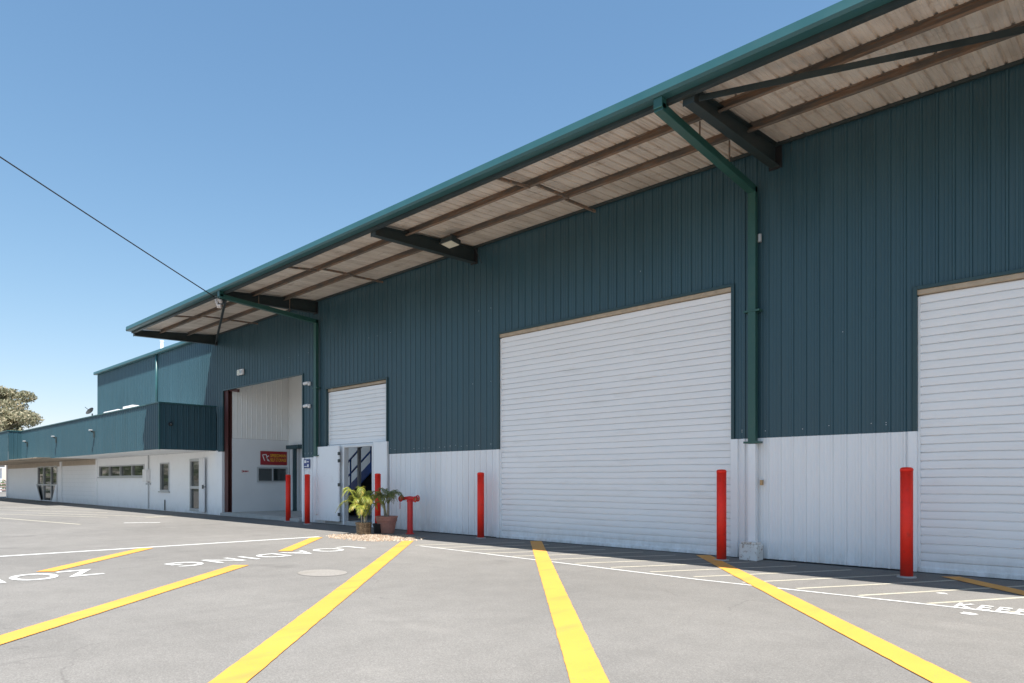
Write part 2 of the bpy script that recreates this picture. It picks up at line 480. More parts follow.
# openings: (x0, x1, z0, z1)
OPEN = [(-23.89, -18.50, 0, 4.38), (-17.17, -14.33, 0, 3.83), (-10.28, -5.02, 0, 4.38), (-2.36, 3.2, 0, 3.82)]
mb = MB()
x = XL
for (a, b, z0, z1) in OPEN:
    sheet_wall(mb, x, a, DADO if x > -24 else DADO + .35, ZT)
    sheet_wall(mb, a, b, z1, ZT)
    x = b
sheet_wall(mb, x, XR, DADO, ZT)
sheet_side(mb, 10.5, 34, 0, ZT, XR)
mb.open = True
mb.build('wall_cladding', M['teal'], WH)
mb = MB(); sheet_wall(mb, -38.2, XL, 3.5, ZT + .05); mb.open = True
uw = mb.build('upper_wall', M['teal'], WH)
mb = MB(); mb.box(-38.2, XR, 34, 34.1, 0, 8.2); mb.build('rear_wall', M['teal_trim'], WH)
mb = MB(); mb.box(-38.3, -38.21, 10.5, 34, 0, 6.55); mb.build('gable_wall', M['teal_trim'], WH)
mb = MB(); mb.box(-24.2, -23.90, 10.63, 12.95, 0, 5.4); mb.box(-23.897, -23.612, 10.645, 10.66, .12, 5.39); mb.build('return_light_block', M['rust_column'], WH)  # lobby side wall, plus an added dark panel blocking light behind the column
# flat capping strips
def trim(x0, x1, y0, y1, z0, z1, name='opening_trim', mat='trim_dark'):
    m_ = MB(); m_.box(x0, x1, y0, y1, z0, z1); return m_.build(name, M[mat], WH, bevel=.004)
for (a, b, z0, z1) in OPEN:
    lo = DADO + .002
    if a < -23: lo = DADO + .352
    trim(a - .055, a - .002, 10.462, 10.51 if a < -23 else 10.62, lo, z1 + .05)
    trim(b + .002, b + .055, 10.462, 10.62, DADO + .002, z1 + .05)
    trim(a - .002, b + .002, 10.462, 10.50, z1 + .002, z1 + .05)
# white base cladding, one sheet run between openings
def lower(x0, x1, z1=DADO, z0=0.02):
    m_ = MB(); sheet_wall(m_, x0, x1, z0, z1, W - .004, .024); m_.open = True
    return m_.build('base_cladding', M['white'], WH)
lower(-14.22, -10.36); lower(-4.90, -2.47); lower(3.3, XR); lower(-18.38, -17.25)
trim(-24.35, -23.92, 10.44, 10.60, 0.0, DADO + .34, 'jamb_trim', 'white_plain')
for (x0, x1) in ((-18.49, -18.39), (-10.355, -10.282), (-5.018, -4.90), (-2.468, -2.362), (3.2, 3.3)):
    trim(x0, x1, 10.455, 10.60, 0.01, DADO, 'jamb_trim', 'white_plain')
mb = MB(); mb.box(XL, XR, 10.487, 10.53, 0, .006); mb.build('base_flashing', M['black'], WH)

# screws along two rows
mb = MB()
for z in (2.02, 2.05, 3.4, 5.0):
    for k in range(int((XR - XL) / PITCH)):
        xx = XL - (XL % PITCH) + k * PITCH + .110
        if any(a - .1 < xx < b + .1 and z < z1 + .06 for a, b, z0, z1 in OPEN): continue
        if rnd.random() < (.5 if z < 3 else .93): continue
        mb.box(xx - .005, xx + .005, 10.490, 10.499, z - .005, z + .005)
struct(mb.build('screw_heads', M['galv'], WH), 'stuff')

# roller doors
def roller_door(x0, x1, z0, z1, Y, pitch=.112, label=None, seed=1):
    m_ = MB()
    prof = [(0, .004), (.40, .007), (.78, .005), (.845, .004), (.865, -.024), (.965, -.024)]
    nx = max(4, int((x1 - x0) / .22))
    rows = []
    z = z0 + .06; k = 0
    while z < z1 - .10:
        for a, b in prof:
            zz = z + a * pitch
            if zz < z1 - .06: rows.append((zz, b, k))
        z += pitch; k += 1
    base = len(m_.v)
    for zz, b, k in rows:
        fall = max(0., 1 - (zz - z0) / 2.4)
        for i in range(nx + 1):
            xx = x0 + (x1 - x0) * i / nx
            w = noise.noise(Vector((xx * .9 + seed * 7, k * .33, seed))) * .012 * (.35 + fall) + noise.noise(Vector((xx * 3.1, k * .9, seed + 5))) * .003
            d = noise.noise(Vector((xx * .8, k * .21, seed + 9))) * .006
            m_.v.append((xx, Y - b - d, zz + w))
    for r in range(len(rows) - 1):
        for i in range(nx):
            q = base + r * (nx + 1) + i
            m_.f.append((q, q + 1, q + nx + 2, q + nx + 1)); m_.m.append(0)
    m_.open = True
    d = m_.build('roller_door', M['shutter'], WH, smooth=False)
    if label: d['label'] = label
    m_ = MB(); m_.box(x0, x1, Y - .035, Y + .03, z0 + .006, z0 + .066)
    m_.build('bottom_rail', M['shutter'], d, bevel=.006)
    m_ = MB(); m_.box(x0 - .01, x1 + .01, Y - .05, Y + .10, z1 - .065, z1 + .001)
    m_.build('lintel', M['timber'], d, bevel=.004)
    m_ = MB(); m_.box(x0 - .002, x0 + .025, Y - .03, Y + .02, z0 + .07, z1 - .09); m_.build('side_guide', M['white_plain'], d, bevel=.003)
    m_ = MB(); m_.box(x1 - .025, x1 + .002, Y - .03, Y + .02, z0 + .07, z1 - .09); m_.build('side_guide', M['white_plain'], d, bevel=.003)
    m_ = MB(); m_.box(x0 - .05, x1 + .05, Y + .13, Y + .16, z0, z1 + .1); m_.build('backing', M['interior_dark'], d)
    return d
roller_door(-10.28, -5.02, 0, 4.38, 10.535, seed=1, label='wide white roller shutter between the second and third bollards')
roller_door(-2.36, 3.2, 0, 3.82, 10.535, seed=2, label='white roller shutter cut by the right edge')
rd = roller_door(-17.17, -14.33, 2.24, 3.83, 10.58, seed=3, label='short white roller shutter above the doorway')

# white infill around the personnel doorway
mb = MB()
mb.box(-17.17, -16.26, 10.52, 10.58, .0, 2.235); mb.box(-14.86, -14.26, 10.44, 10.56, .0, 2.235); mb.box(-16.26, -14.86, 10.52, 10.58, 2.15, 2.235)
mb.build('infill_panel', M['white_plain'], WH, bevel=.004)
mb = MB()
mb.box(-16.31, -16.24, 10.46, 10.60, .02, 2.20); mb.box(-14.90, -14.83, 10.43, 10.60, .02, 2.20); mb.box(-16.238, -14.902, 10.46, 10.60, 2.14, 2.20)
mb.build('door_frame', M['inner_grey'], WH, bevel=.004)
mb = MB(); mb.box(-17.74, -16.42, 10.405, 10.450, .10, 2.20)
leaf = mb.build('door_leaf', M['white_plain'], WH, bevel=.004)
for z in (.30, 1.12, 1.78, 1.98):
    m_ = MB(); m_.box(-16.44, -16.34, 10.38, 10.404, z - .045, z + .045); m_.build('hinge', M['dark_steel'], leaf, bevel=.006)

# interior lobby
mb = MB()
mb.box(-23.85, -13.2, 10.505, 13.6, 0.0, .12)
mb.box(-23.89, -18.5, 10.36, 10.504, 0.0, .10)
mb.build('floor_slab', M['concrete'], WH, bevel=.01)
mb = MB(); mb.extrude([(a, b * .5) for a, b in rib_profile(2.13, 0)], (-23.60, 10.665, 2.72), (0, 1, 0), (1, 0, 0), (0, 0, 2.67)); mb.open = True
mb.build('inner_lining', M['inner_white'], WH)
mb = MB(); mb.box(-23.7, -23.585, 10.665, 12.83, .12, 2.715); mb.build('inner_partition', M['inner_grey'], WH)
mb = MB(); mb.box(-23.62, -13.2, 12.80, 12.9, 2.55, 5.4); mb.build('inner_back_wall', M['inner_white'], WH)
mb = MB(); mb.box(-23.584, -13.2, 12.84, 12.9, .12, 2.549); mb.build('inner_back_board', M['inner_grey'], WH)
mb = MB(); mb.box(-13.2, -13.1, 10.62, 12.9, 0, 5.4); mb.build('inner_side_wall', M['inner_white'], WH)
mb = MB(); mb.box(-23.9, -13.1, 10.62, 12.9, 5.4, 5.5); mb.build('inner_ceiling', M['inner_white'], WH)
mb = MB(); mb.box(-23.9, -13.1, 10.56, 10.60, 4.45, 5.39); mb.box(-18.48, -17.2, 10.56, 10.60, .12, 5.39); mb.build('inner_front_lining', M['inner_white'], WH)
mb = MB(); mb.box(-23.88, -23.615, 10.52, 10.535, .12, 4.50); mb.box(-23.88, -23.615, 10.625, 10.64, .12, 4.50); mb.box(-23.755, -23.735, 10.536, 10.624, .12, 4.5)
mb.bar((-23.61, 10.59, 4.42), (-22.95, 10.59, 4.32), .08, .11)
mb.build('steel_column', M['rust_column'], WH)
mb = MB(); mb.box(-22.90, -22.80, 12.58, 12.70, .12, 2.38); mb.box(-23.30, -22.46, 12.53, 12.72, 2.381, 2.52)
mb.build('post', M['trim_dark'], WH, bevel=.006)
mb = MB(); mb.box(-23.584, -23.54, 11.56, 12.72, 1.17, 1.22); mb.box(-23.584, -23.54, 11.56, 12.72, 1.67, 1.72)
for y in (11.56, 12.12, 12.67): mb.box(-23.584, -23.54, y, y + .05, 1.221, 1.669)
wf = mb.build('counter_window', M['grey_frame'], WH)
mb = MB(); mb.box(-23.584, -23.56, 11.612, 12.118, 1.222, 1.668); mb.build('pane', M['glass'], wf)
mb = MB(); mb.box(-23.584, -23.56, 12.172, 12.668, 1.222, 1.668); mb.build('pane', M['glass'], wf)

# roof and awning
YG = 7.60
XA0, XA1 = -24.72, 9.2
mb = MB()
mb.extrude(rib_profile(XA1 - XA0, XA0 % PITCH, .028), (XA0, YG, roof_z(YG)), (1, 0, 0), (0, 0, 1), (0, 10.62 - YG, roof_z(10.62) - roof_z(YG))); mb.open = True
mb.build('awning_sheet', M['soffit'], WH)
mb = MB(); mb.box(XA0, XA1, 10.5, 34, roof_z(10.5) + .04, roof_z(10.5) + .09)
for v_ in range(len(mb.v)):
    if mb.v[v_][1] > 20: mb.v[v_] = (mb.v[v_][0], 34, mb.v[v_][2] + 1.5)
mb.build('roof_sheet', M['galv'], WH)
mb = MB(); mb.box(-38.3, XA0 - .01, 10.38, 34, 6.56, 6.60); mb.build('upper_roof', M['galv'], WH)
def gutter(mb, x0, x1, y1, z0, d=.16, h=.14):
    prof = [(y1 + .01, z0 + h * .9), (y1, z0), (y1 - d * .85, z0 - .004), (y1 - d, z0 + h * .22), (y1 - d * .93, z0 + h), (y1 - d * .80, z0 + h), (y1 - d * .82, z0 + h * .93)]
    n = len(prof); i = len(mb.v)
    for x in (x0, x1):
        mb.v += [(x, y, z) for y, z in prof]
    for k in range(n - 1):
        mb.f.append((i + k, i + k + 1, i + n + k + 1, i + n + k)); mb.m.append(0)
    for e in (0, n): mb.f.append(tuple(i + e + k for k in range(n))); mb.m.append(0)
mb = MB(); gutter(mb, -24.52, XA1 + .1, 7.70, 6.12); gut = mb.build('gutter', M['teal_trim'], WH)
mb = MB(); gutter(mb, -38.35, XA0 - .02, 10.485, 6.46, .15, .13); mb.build('upper_gutter', M['teal_trim'], WH)
mb = MB(); mb.box(-24.5, XA1, 7.705, 7.78, 6.07, 6.235); mb.build('eave_purlin', M['dark_steel'], WH)
mb = MB(); mb.box(-24.74, -24.66, 7.72, 10.48, 6.05, 6.12); 
for y in (8.62, 9.52):
    m_ = MB(); zt = roof_z(y) - .002
    m_.box(-24.5, XA1, y - .004, y, zt - .11, zt); m_.box(-24.5, XA1, y - .055, y - .0042, zt - .115, zt - .1105); m_.box(-24.5, XA1, y - .055, y - .0042, zt - .006, zt - .001)
    m_.box(-24.5, XA1, y - .059, y - .055, zt - .115, zt - .10)
    m_.build('purlin', M['rust'], WH)
m_ = MB(); zt = roof_z(10.44); m_.box(-24.5, XA1, 10.43, 10.47, zt - .05, zt - .003)
m_.build('wall_plate', M['dark_steel'], WH)
for xb in (-24.50, -17.75, -11.08, -4.30, 2.47, 9.0):
    m_ = MB()
    yo, yi = 7.80, 10.52
    to, ti = roof_z(yo) - .06, roof_z(yi) - .02
    bo, bi = to - .20, ti - .34
    def sl(zo, zi, x0, x1, th):
        i = len(m_.v)
        m_.v += [(x, y, z + dz) for dz in (0, th) for (y, z) in ((yo, zo), (yi, zi)) for x in (x0, x1)]
        for f in ((0, 2, 3, 1), (4, 5, 7, 6), (0, 1, 5, 4), (2, 6, 7, 3), (0, 4, 6, 2), (1, 3, 7, 5)): m_.f.append(tuple(i + q for q in f)); m_.m.append(0)
    sl(to - .012, ti - .012, xb - .07, xb + .07, .012)
    sl(bo, bi, xb - .07, xb + .07, .012)
    i = len(m_.v)
    m_.v += [(x, y, z) for x in (xb - .005, xb + .005) for (y, z) in ((yo, bo + .012), (yi, bi + .012), (yi, ti - .012), (yo, to - .012))]
    for f in ((0, 1, 2, 3), (7, 6, 5, 4), (0, 4, 5, 1), (2, 6, 7, 3)): m_.f.append(tuple(i + q for q in f)); m_.m.append(0)
    bmo = m_.build('awning_beam', M['dark_steel'], WH)
    m_ = MB(); m_.box(xb - .08, xb + .08, yo - .014, yo - .001, bo - .01, to + .01); m_.build('end_plate', M['dark_steel'], bmo)
    m_ = MB(); m_.box(xb - .10, xb + .10, 10.474, 10.52, bi - .03, ti + .0); m_.build('wall_plate', M['black'], bmo)  # black plate stands in for the dark hole at the beam's wall end
for p, q in [((-4.2, 7.87, 6.06), (2.40, 10.42, 6.10)), ((-17.85, 7.87, 6.02), (-24.42, 10.42, 6.14))]:
    m_ = MB(); m_.bar(p, q, .012, .075); m_.bar(Vector(p) + Vector((0, .03, .036)), Vector(q) + Vector((0, .03, .036)), .07, .008)
    m_.build('awning_brace', M['dark_steel'], WH)
for xb in (-21.2, -14.42, -7.72, -.95):
    m_ = MB(); m_.bar((xb, 7.78, roof_z(7.78) - .15), (xb, 8.60, roof_z(8.6) - .11), .035, .045); m_.bar((xb + .12, 8.63, roof_z(8.6) - .09), (xb + .12, 9.50, roof_z(9.5) - .11), .035, .045)
    m_.bar((xb + .02, 9.53, roof_z(9.5) - .10), (xb + .02, 10.42, roof_z(10.4) - .13), .035, .045)
    m_.build('bridging', M['rust'], WH)
# downpipes
def downpipe(xc, zend=DADO - .09, lower_white=True):
    m_ = MB(); w = .125; d = .09
    m_.box(xc - w / 2, xc + w / 2, 7.58, 7.69, 5.98, 6.118)
    m_.bar((xc, 7.60, 6.00), (xc, 10.43, 5.80), w, .11)
    m_.box(xc - w / 2, xc + w / 2, 10.345, 10.345 + d, zend, 5.84)
    dp = m_.build('downpipe', M['green_pipe'], WH, bevel=.006)
    for z in (zend + .02, 3.9):
        m_ = MB(); m_.box(xc - .13, xc + .13, 10.335, 10.46, z - .015, z + .015); m_.build('pipe_bracket', M['green_pipe'], dp)
    for y in (8.66, 9.56):
        m_ = MB(); zz = 6.0 - (y - 7.6) * .0707
        m_.box(xc + .0, xc + .02, y, y + .012, zz + .03, roof_z(y) - .1); m_.build('hanger', M['rust'], dp)
    if lower_white:
        m_ = MB(); m_.box(xc - w / 2, xc + w / 2, 10.345, 10.345 + d, .27, zend - .003); m_.build('lower_pipe', M['white_plain'], dp, bevel=.006)
    return dp
dp = downpipe(-4.62)
m_ = MB(); m_.box(-4.52, -4.48, 10.42, 10.47, 1.17, 1.25); m_.build('tap', M['brass'], dp)
m_ = MB(); m_.box(-4.76, -4.47, 10.20, 10.44, 0, .25); m_.box(-4.74, -4.50, 10.22, 10.44, .2505, .285)
m_.build('footing', M['footing'], dp, bevel=.012)
downpipe(-17.58, 1.93)
m_ = MB(); m_.tube([(-30.16, 10.44, 6.46), (-30.16, 10.44, 3.8)], .045, 10); m_.build('upper_downpipe', M['teal_trim'], WH, smooth=True)
m_ = MB(); m_.tube([(-4.53, 10.44, 4.98), (-4.53, 10.44, 5.1)], .03, 10); m_.build('conduit_clip', M['grey_frame'], WH)

# white flue standing beyond the upper roof
m_ = MB(); m_.tube([(-33.96, 12, 6.58), (-33.96, 12, 7.75)], .07, 12); m_.tube([(-33.96, 12, 7.751), (-33.96, 12, 7.80)], .09, 12)
tag(m_.build('roof_flue', M['sign_white'], None), 'white pipe flue poking above the upper teal roof', 'flue')

# staircase seen through the doorway
ST = thing('staircase', 'dark stair flight with blue handrails seen through the doorway', 'staircase', (-16.8, 11.6, .12))
sx0, sz0, slope = -18.9, .12, .62
for i in range(13):
    m_ = MB(); xx = sx0 + i * .30; z = sz0 + (i + 1) * .30 * slope
    m_.box(xx, xx + .30, 11.62, 12.55, z - .04, z); m_.box(xx, xx + .02, 11.62, 12.55, z - .23, z - .041); m_.build('tread', M['tread'], ST)
for y in (11.57, 12.56):
    m_ = MB(); m_.bar((sx0 - .05, y, sz0 + .02), (sx0 + 3.95, y, sz0 + .02 + 4.0 * slope), .05, .25); m_.build('stringer', M['blue_rail'], ST)
for h in (.52, .95):
    m_ = MB(); m_.tube([(sx0, 11.56, sz0 + h), (sx0 + 3.9, 11.56, sz0 + h + 3.9 * slope)], .028, 8); m_.build('handrail', M['blue_rail'], ST, smooth=True)
for k in range(4):
    xx = sx0 + .25 + k * 1.05; m_ = MB(); m_.tube([(xx, 11.56, sz0 + (xx - sx0) * slope), (xx, 11.56, sz0 + .98 + (xx - sx0) * slope)], .025, 8); m_.build('baluster', M['blue_rail'], ST, smooth=True)
m_ = MB(); m_.box(-16.85, -13.25, 12.6, 12.72, .12, 5.0)  # dark-coloured panel stands in for the shade under the stairs
tag(m_.build('stair_shade_panel', M['interior_dark']), 'dark panel standing in for shade behind the stair flight', 'panel')
m_ = MB(); m_.box(-16.86, -16.78, 11.30, 11.38, .12, 5.38)
tag(m_.build('inner_post', M['grey_frame'], bevel=.004), 'slim grey post in the doorway in front of the stairs', 'post')

# ------------------------------------------------------------------ office annex
OF = thing('office_annex', 'low white office annex with deep sunlit teal fascia left of the warehouse', 'office', (-35, 10.5, 0))
FY = 8.55; F0, F1 = 2.29, 3.85
mb = MB()
sheet_wall(mb, -44.3, -24.45, F0, F1, FY); sheet_side(mb, FY, 10.46, F0, F1, -24.45)
sheet_side(mb, 7.95, FY, F0, F1, -44.3); sheet_wall(mb, -62, -44.3, F0, F1, 7.95)
mb.open = True; fs = mb.build('fascia', M['teal'], OF)
mb = MB()
mb.box(-44.32, -24.40, FY - .04, FY + .10, F1, F1 + .04); mb.box(-24.50, -24.40, FY + .101, 10.46, F1, F1 + .04)
mb.box(-44.38, -44.26, 7.92, FY - .041, F1, F1 + .04); mb.box(-62, -44.381, 7.91, 8.05, F1, F1 + .04)
mb.box(-24.47, -24.42, FY - .03, FY + .02, F0 - .01, F1 - .002)
mb.build('fascia_capping', M['teal_trim'], fs)
mb = MB(); mb.box(-38.3, -24.48, FY + .02, 10.50, F0 + .01, F0 + .03); mb.build('soffit', M['white_plain'], OF)
mb = MB(); mb.extrude(rib_profile(23.5, 0, .02), (-61.8, 7.97, F0 + .03), (1, 0, 0), (0, 0, -1), (0, 2.6, 0)); mb.open = True; mb.build('soffit', M['brown_soffit'], OF)
mb = MB(); mb.box(-62, -24.5, 8.7, 10.45, 3.62, 3.66); mb.build('flat_roof', M['galv'], OF)
# front wall with openings
def wall_grid(mb, x0, x1, z0, z1, y0, y1, holes):
    xs = sorted({x0, x1, *[h[0] for h in holes], *[h[1] for h in holes]})
    for a, b in zip(xs, xs[1:]):
        segs = [(z0, z1)]
        for h in holes:
            if h[0] <= a and b <= h[1]:
                segs = [s for (p, q) in segs for s in ((p, min(q, h[2])), (max(p, h[3]), q)) if s[1] - s[0] > 1e-4]
        for p, q in segs: mb.box(a, b, y0, y1, p, q)
HO = [(-50.1, -45.6, .05, 2.08), (-37.88, -31.67, 1.40, 1.93), (-29.83, -28.86, .80, 1.95), (-26.76, -25.72, .08, 2.05)]
mb = MB(); wall_grid(mb, -58.5, -24.36, 0, F0 + .005, 10.48, 10.62, HO)
bmw = mb.build('office_wall', M['white_plain'], OF)
for x0, x1, y0 in ((-44.9, -44.55, 10.42), (-38.40, -38.22, 10.44), (-58.6, -58.4, 10.40)):
    mb = MB(); mb.box(x0, x1, y0, 10.479, 0, F0 - .003); mb.build('pilaster', M['white_plain'], OF, bevel=.01)
mb = MB()
for (x0, x1) in ((-44.54, -38.41),):
    for k in range(9): mb.box(x0, x1, 10.472, 10.479, .22 + k * .22, .23 + k * .22)
mb.build('panel_joints', M['inner_grey'], OF)
mb = MB(); sheet_wall(mb, -58.38, -38.42, 2.02, 2.288, 10.474); mb.open = True; mb.build('upper_panel', M['brown_soffit'], OF)
def window(x0, x1, z0, z1, n, sill=True, blind=True):
    m_ = MB(); t = .05; y0, y1 = 10.45, 10.56
    m_.box(x0, x1, y0, y1, z0, z0 + t); m_.box(x0, x1, y0, y1, z1 - t, z1)
    xs = [x0 + (x1 - x0) * k / n for k in range(n + 1)]
    for k, xx in enumerate(xs):
        a = xx if k == 0 else xx - t if k == n else xx - t / 2
        m_.box(a, a + t, y0, y1, z0 + t + .001, z1 - t - .001)
    fr = m_.build('window', M['grey_frame'], OF)
    for k in range(n):
        m_ = MB(); m_.box(xs[k] + .04, xs[k + 1] - .04, 10.52, 10.53, z0 + t, z1 - t); m_.build('pane', M['glass'], fr)
    if sill:
        m_ = MB(); m_.box(x0 - .06, x1 + .06, 10.40, 10.478, z0 - .06, z0 - .002); m_.build('sill', M['grey_frame'], fr)
    return fr
window(-37.88, -31.67, 1.40, 1.93, 4); window(-29.83, -28.86, .80, 1.95, 1)
# glazed door with side panel
m_ = MB(); x0, x1 = -26.76, -25.72
m_.box(x0, x0 + .09, 10.44, 10.56, .08, 2.05); m_.box(x1 - .09, x1, 10.44, 10.56, .08, 2.05)
for z0, z1 in ((.08, .18), (.92, 1.02), (1.95, 2.05)): m_.box(x0 + .091, x1 - .091, 10.44, 10.56, z0, z1)
gd = m_.build('glazed_door', M['grey_frame'], OF)
for z0, z1 in ((.181, .919), (1.021, 1.949)):
    m_ = MB(); m_.box(x0 + .08, x1 - .08, 10.50, 10.51, z0, z1); m_.build('pane', M['glass'], gd)
m_ = MB(); m_.box(-25.70, -25.24, 10.36, 10.40, .08, 2.05); sp = m_.build('door_leaf', M['inner_grey'], OF, bevel=.004)
m_ = MB(); m_.bar((-25.30, 10.33, 1.0), (-25.05, 10.33, 1.0), .03, .03); m_.box(-25.32, -25.27, 10.32, 10.36, .93, 1.07); m_.build('handle', M['dark_steel'], sp)
# double entrance with flared white cheeks
m_ = MB(); x0, x1 = -50.1, -45.6
m_.box(x0, x1, 10.46, 10.56, 2.0, 2.08)
for a in (x0, -48.75, -47.0, x1 - .1): m_.box(a, a + .1, 10.46, 10.56, .05, 1.999)
for a, b in ((x0 + .101, -48.751), (-48.649, -47.001), (-46.899, x1 - .101)): m_.box(a, b, 10.46, 10.56, .92, 1.0)
ed = m_.build('entrance_door', M['grey_frame'], OF)
for a, b in ((x0 + .09, -48.74), (-48.66, -46.99), (-46.91, x1 - .09)):
    m_ = MB(); m_.box(a, b, 10.52, 10.53, .05, 2.0); m_.build('pane', M['glass'], ed)
for a, b in ((-50.12, -49.1), (-45.58, -46.5)):
    m_ = MB(); i = 0
    for y in (10.40, 10.455): m_.v += [(a, y, 0), (b, y, 0), (a, y, 1.0)]
    m_.f += [(0, 1, 2), (5, 4, 3), (0, 3, 4, 1), (1, 4, 5, 2), (2, 5, 3, 0)]; m_.m += [0] * 5
    m_.build('entrance_cheek', M['white_plain'], OF)
# services on the wall
m_ = MB(); m_.box(-31.45, -30.98, 10.32, 10.478, 1.18, 1.70); mbx = m_.build('meter_box', M['sign_white'], OF, bevel=.01)
m_ = MB(); m_.tube([(-31.1, 10.44, 1.70), (-31.1, 10.44, 2.29)], .025, 8); m_.build('conduit', M['grey_frame'], mbx)
m_ = MB(); m_.tube([(-31.1, 10.44, 1.18), (-31.1, 10.44, .03)], .025, 8); m_.build('conduit', M['grey_frame'], mbx)
m_ = MB(); m_.tube([(-29.28, 10.45, .02), (-29.28, 10.45, .45)], .02, 8); m_.build('standpipe', M['dark_steel'], OF)
m_ = MB(); m_.box(-31.42, -30.9, 10.44, 10.478, 1.05, 1.13); m_.build('tap', M['grey_frame'], mbx)

# rooftop bits behind the fascia
for k, (xa, xb, h) in enumerate(((-34.6, -32.5, .28), (-32.0, -30.7, .33))):
    m_ = MB(); m_.box(xa, xb, 9.6, 10.1, 3.66, 3.98 + h * .8); m_.box(xa + .1, xb - .1, 9.7, 10.0, 3.98 + h * .8 + .001, 4.03 + h)
    tag(m_.build('rooftop_duct', M['sign_white'], bevel=.02), ['longer white duct on the office roof', 'shorter white duct on the office roof beside the teal downpipe'][k], 'duct', 'white ducts on the office roof')
DS = thing('satellite_dish', 'small dark dish aerial on the office roof under the upper wall end', 'dish', (-36.9, 9.9, 3.66))
m_ = MB(); m_.tube([(-36.9, 9.9, 3.66), (-36.9, 9.9, 4.42)], .03, 8); m_.build('mast', M['dark_steel'], DS)
m_ = MB(); c0 = Vector((-36.95, 9.85, 4.5)); ax = Vector((-.5, -.5, .6)).normalized(); u = ax.orthogonal().normalized(); w_ = ax.cross(u)
ring = []
for r, d_ in ((0, 0), (.08, .008), (.16, .034), (.21, .07)):
    ring.append([c0 + ax * d_ + (u * math.cos(t * math.pi / 8) + w_ * math.sin(t * math.pi / 8)) * r for t in range(16)])
for a, b in zip(ring, ring[1:]):
    for t in range(16): m_.face([a[t], a[(t + 1) % 16], b[(t + 1) % 16], b[t]])
m_.open = True; dd = m_.build('reflector', M['shed_roof'], DS)
m_ = MB(); m_.bar(c0, c0 + ax * .35, .02, .02); m_.build('feed_arm', M['dark_steel'], DS)

# ------------------------------------------------------------------ lamps, cameras, signs
def box_light(label, x, y, z, name='wall_light', grp=None):
    t = thing(name, label, 'wall light', (x, y, z), grp)
    m_ = MB(); m_.box(x - .06, x + .06, y - .03, y, z - .22, z + .05); m_.build('bracket', M['dark_steel'], t)
    m_ = MB(); m_.bar((x, y - .03, z), (x, y - .12, z + .03), .05, .05); m_.build('arm', M['dark_steel'], t)
    m_ = MB(); m_.box(x - .08, x + .08, y - .20, y - .08, z + .045, z + .10); m_.build('lamp_head', M['grey_frame'], t, bevel=.015)
    return t
for x, lab in ((-31.5, 'fascia lamp above the strip window, nearest the sunlit end'), (-37.27, 'middle fascia lamp of the teal office front'), (-42.91, 'fascia lamp above the glazed entrance beside the fascia step')):
    box_light(lab, x, FY - .026, 3.2, grp='lamps along the teal fascia')
box_light('fascia lamp cut by the left edge of the photo', -46.5, 7.95 - .026, 3.2, grp='lamps along the teal fascia')
t = thing('emergency_light', 'white boxy lamp high on the teal wall above the open bay', 'lamp', (-22.53, 10.45, 4.89))
m_ = MB(); m_.box(-22.68, -22.26, 10.40, 10.472, 4.79, 4.98); m_.build('housing', M['sign_white'], t, bevel=.015)
m_ = MB(); m_.box(-22.63, -22.46, 10.385, 10.399, 4.82, 4.95); m_.build('lens', M['lamp_glass'], t)
m_ = MB(); m_.box(-22.42, -22.31, 10.385, 10.399, 4.83, 4.93); m_.build('badge', M['grey_frame'], t)
for z, lab in ((4.06, 'upper white security camera between open bay and downpipe'), (3.40, 'lower white security camera between open bay and downpipe')):
    t = thing('security_camera', lab, 'camera', (-18.22, 10.45, z), 'security cameras beside the open bay')
    m_ = MB(); m_.box(-18.10, -18.0, 10.42, 10.474, z - .04, z + .07); m_.build('mount', M['sign_white'], t, bevel=.01)
    m_ = MB(); m_.tube([(-18.05, 10.43, z + .02), (-18.08, 10.39, z + .03)], .02, 8); m_.build('arm', M['sign_white'], t)
    m_ = MB(); m_.tube([(-18.06, 10.42, z + .04), (-18.20, 10.35, z + .01)], .045, 12); m_.build('camera_body', M['sign_white'], t, smooth=False)
    m_ = MB(); m_.tube([(-18.201, 10.3494, z + .0099), (-18.212, 10.344, z + .008)], .035, 12); m_.build('lens', M['black'], t)
t = thing('dome_camera', 'small black dome camera on the dark end of the fascia', 'camera', (-24.42, 8.9, 3.16))
m_ = MB(); m_.tube([(-24.426, 8.9, 3.16), (-24.36, 8.9, 3.16)], [.07, .06], 12); m_.build('mount', M['black'], t)
m_ = MB(); m_.tube([(-24.36, 8.9, 3.16), (-24.33, 8.9, 3.155), (-24.30, 8.9, 3.15)], [.05, .045, .02], 12); m_.build('dome', M['glass'], t, smooth=True)
# floodlight under the awning
t = thing('floodlight', 'floodlight hung under the awning by the second beam', 'floodlight', (-10.55, 9.5, 6.18))
m_ = MB(); m_.bar((-10.55, 9.32, 6.18), (-10.55, 9.32, 6.30), .03, .03); m_.bar((-10.55, 9.32, 6.285), (-10.55, 9.50, 6.285), .03, .03); m_.build('bracket', M['dark_steel'], t)
cF = Vector((-10.55, 9.32, 6.14)); rotF = Matrix.Rotation(R(-8), 4, 'X')
def rbox(mb, sx, sy, sz, off=(0, 0, 0)):
    i = len(mb.v)
    for z in (-1, 1):
        for y in (-1, 1):
            for x in (-1, 1):
                mb.v.append(tuple(cF + rotF @ Vector((x * sx + off[0], y * sy + off[1], z * sz + off[2]))))
    for f in ((0, 2, 3, 1), (4, 5, 7, 6), (0, 1, 5, 4), (2, 6, 7, 3), (0, 4, 6, 2), (1, 3, 7, 5)): mb.f.append(tuple(i + q for q in f)); mb.m.append(0)
m_ = MB(); rbox(m_, .17, .13, .05); m_.build('housing', M['dark_steel'], t, bevel=.01)
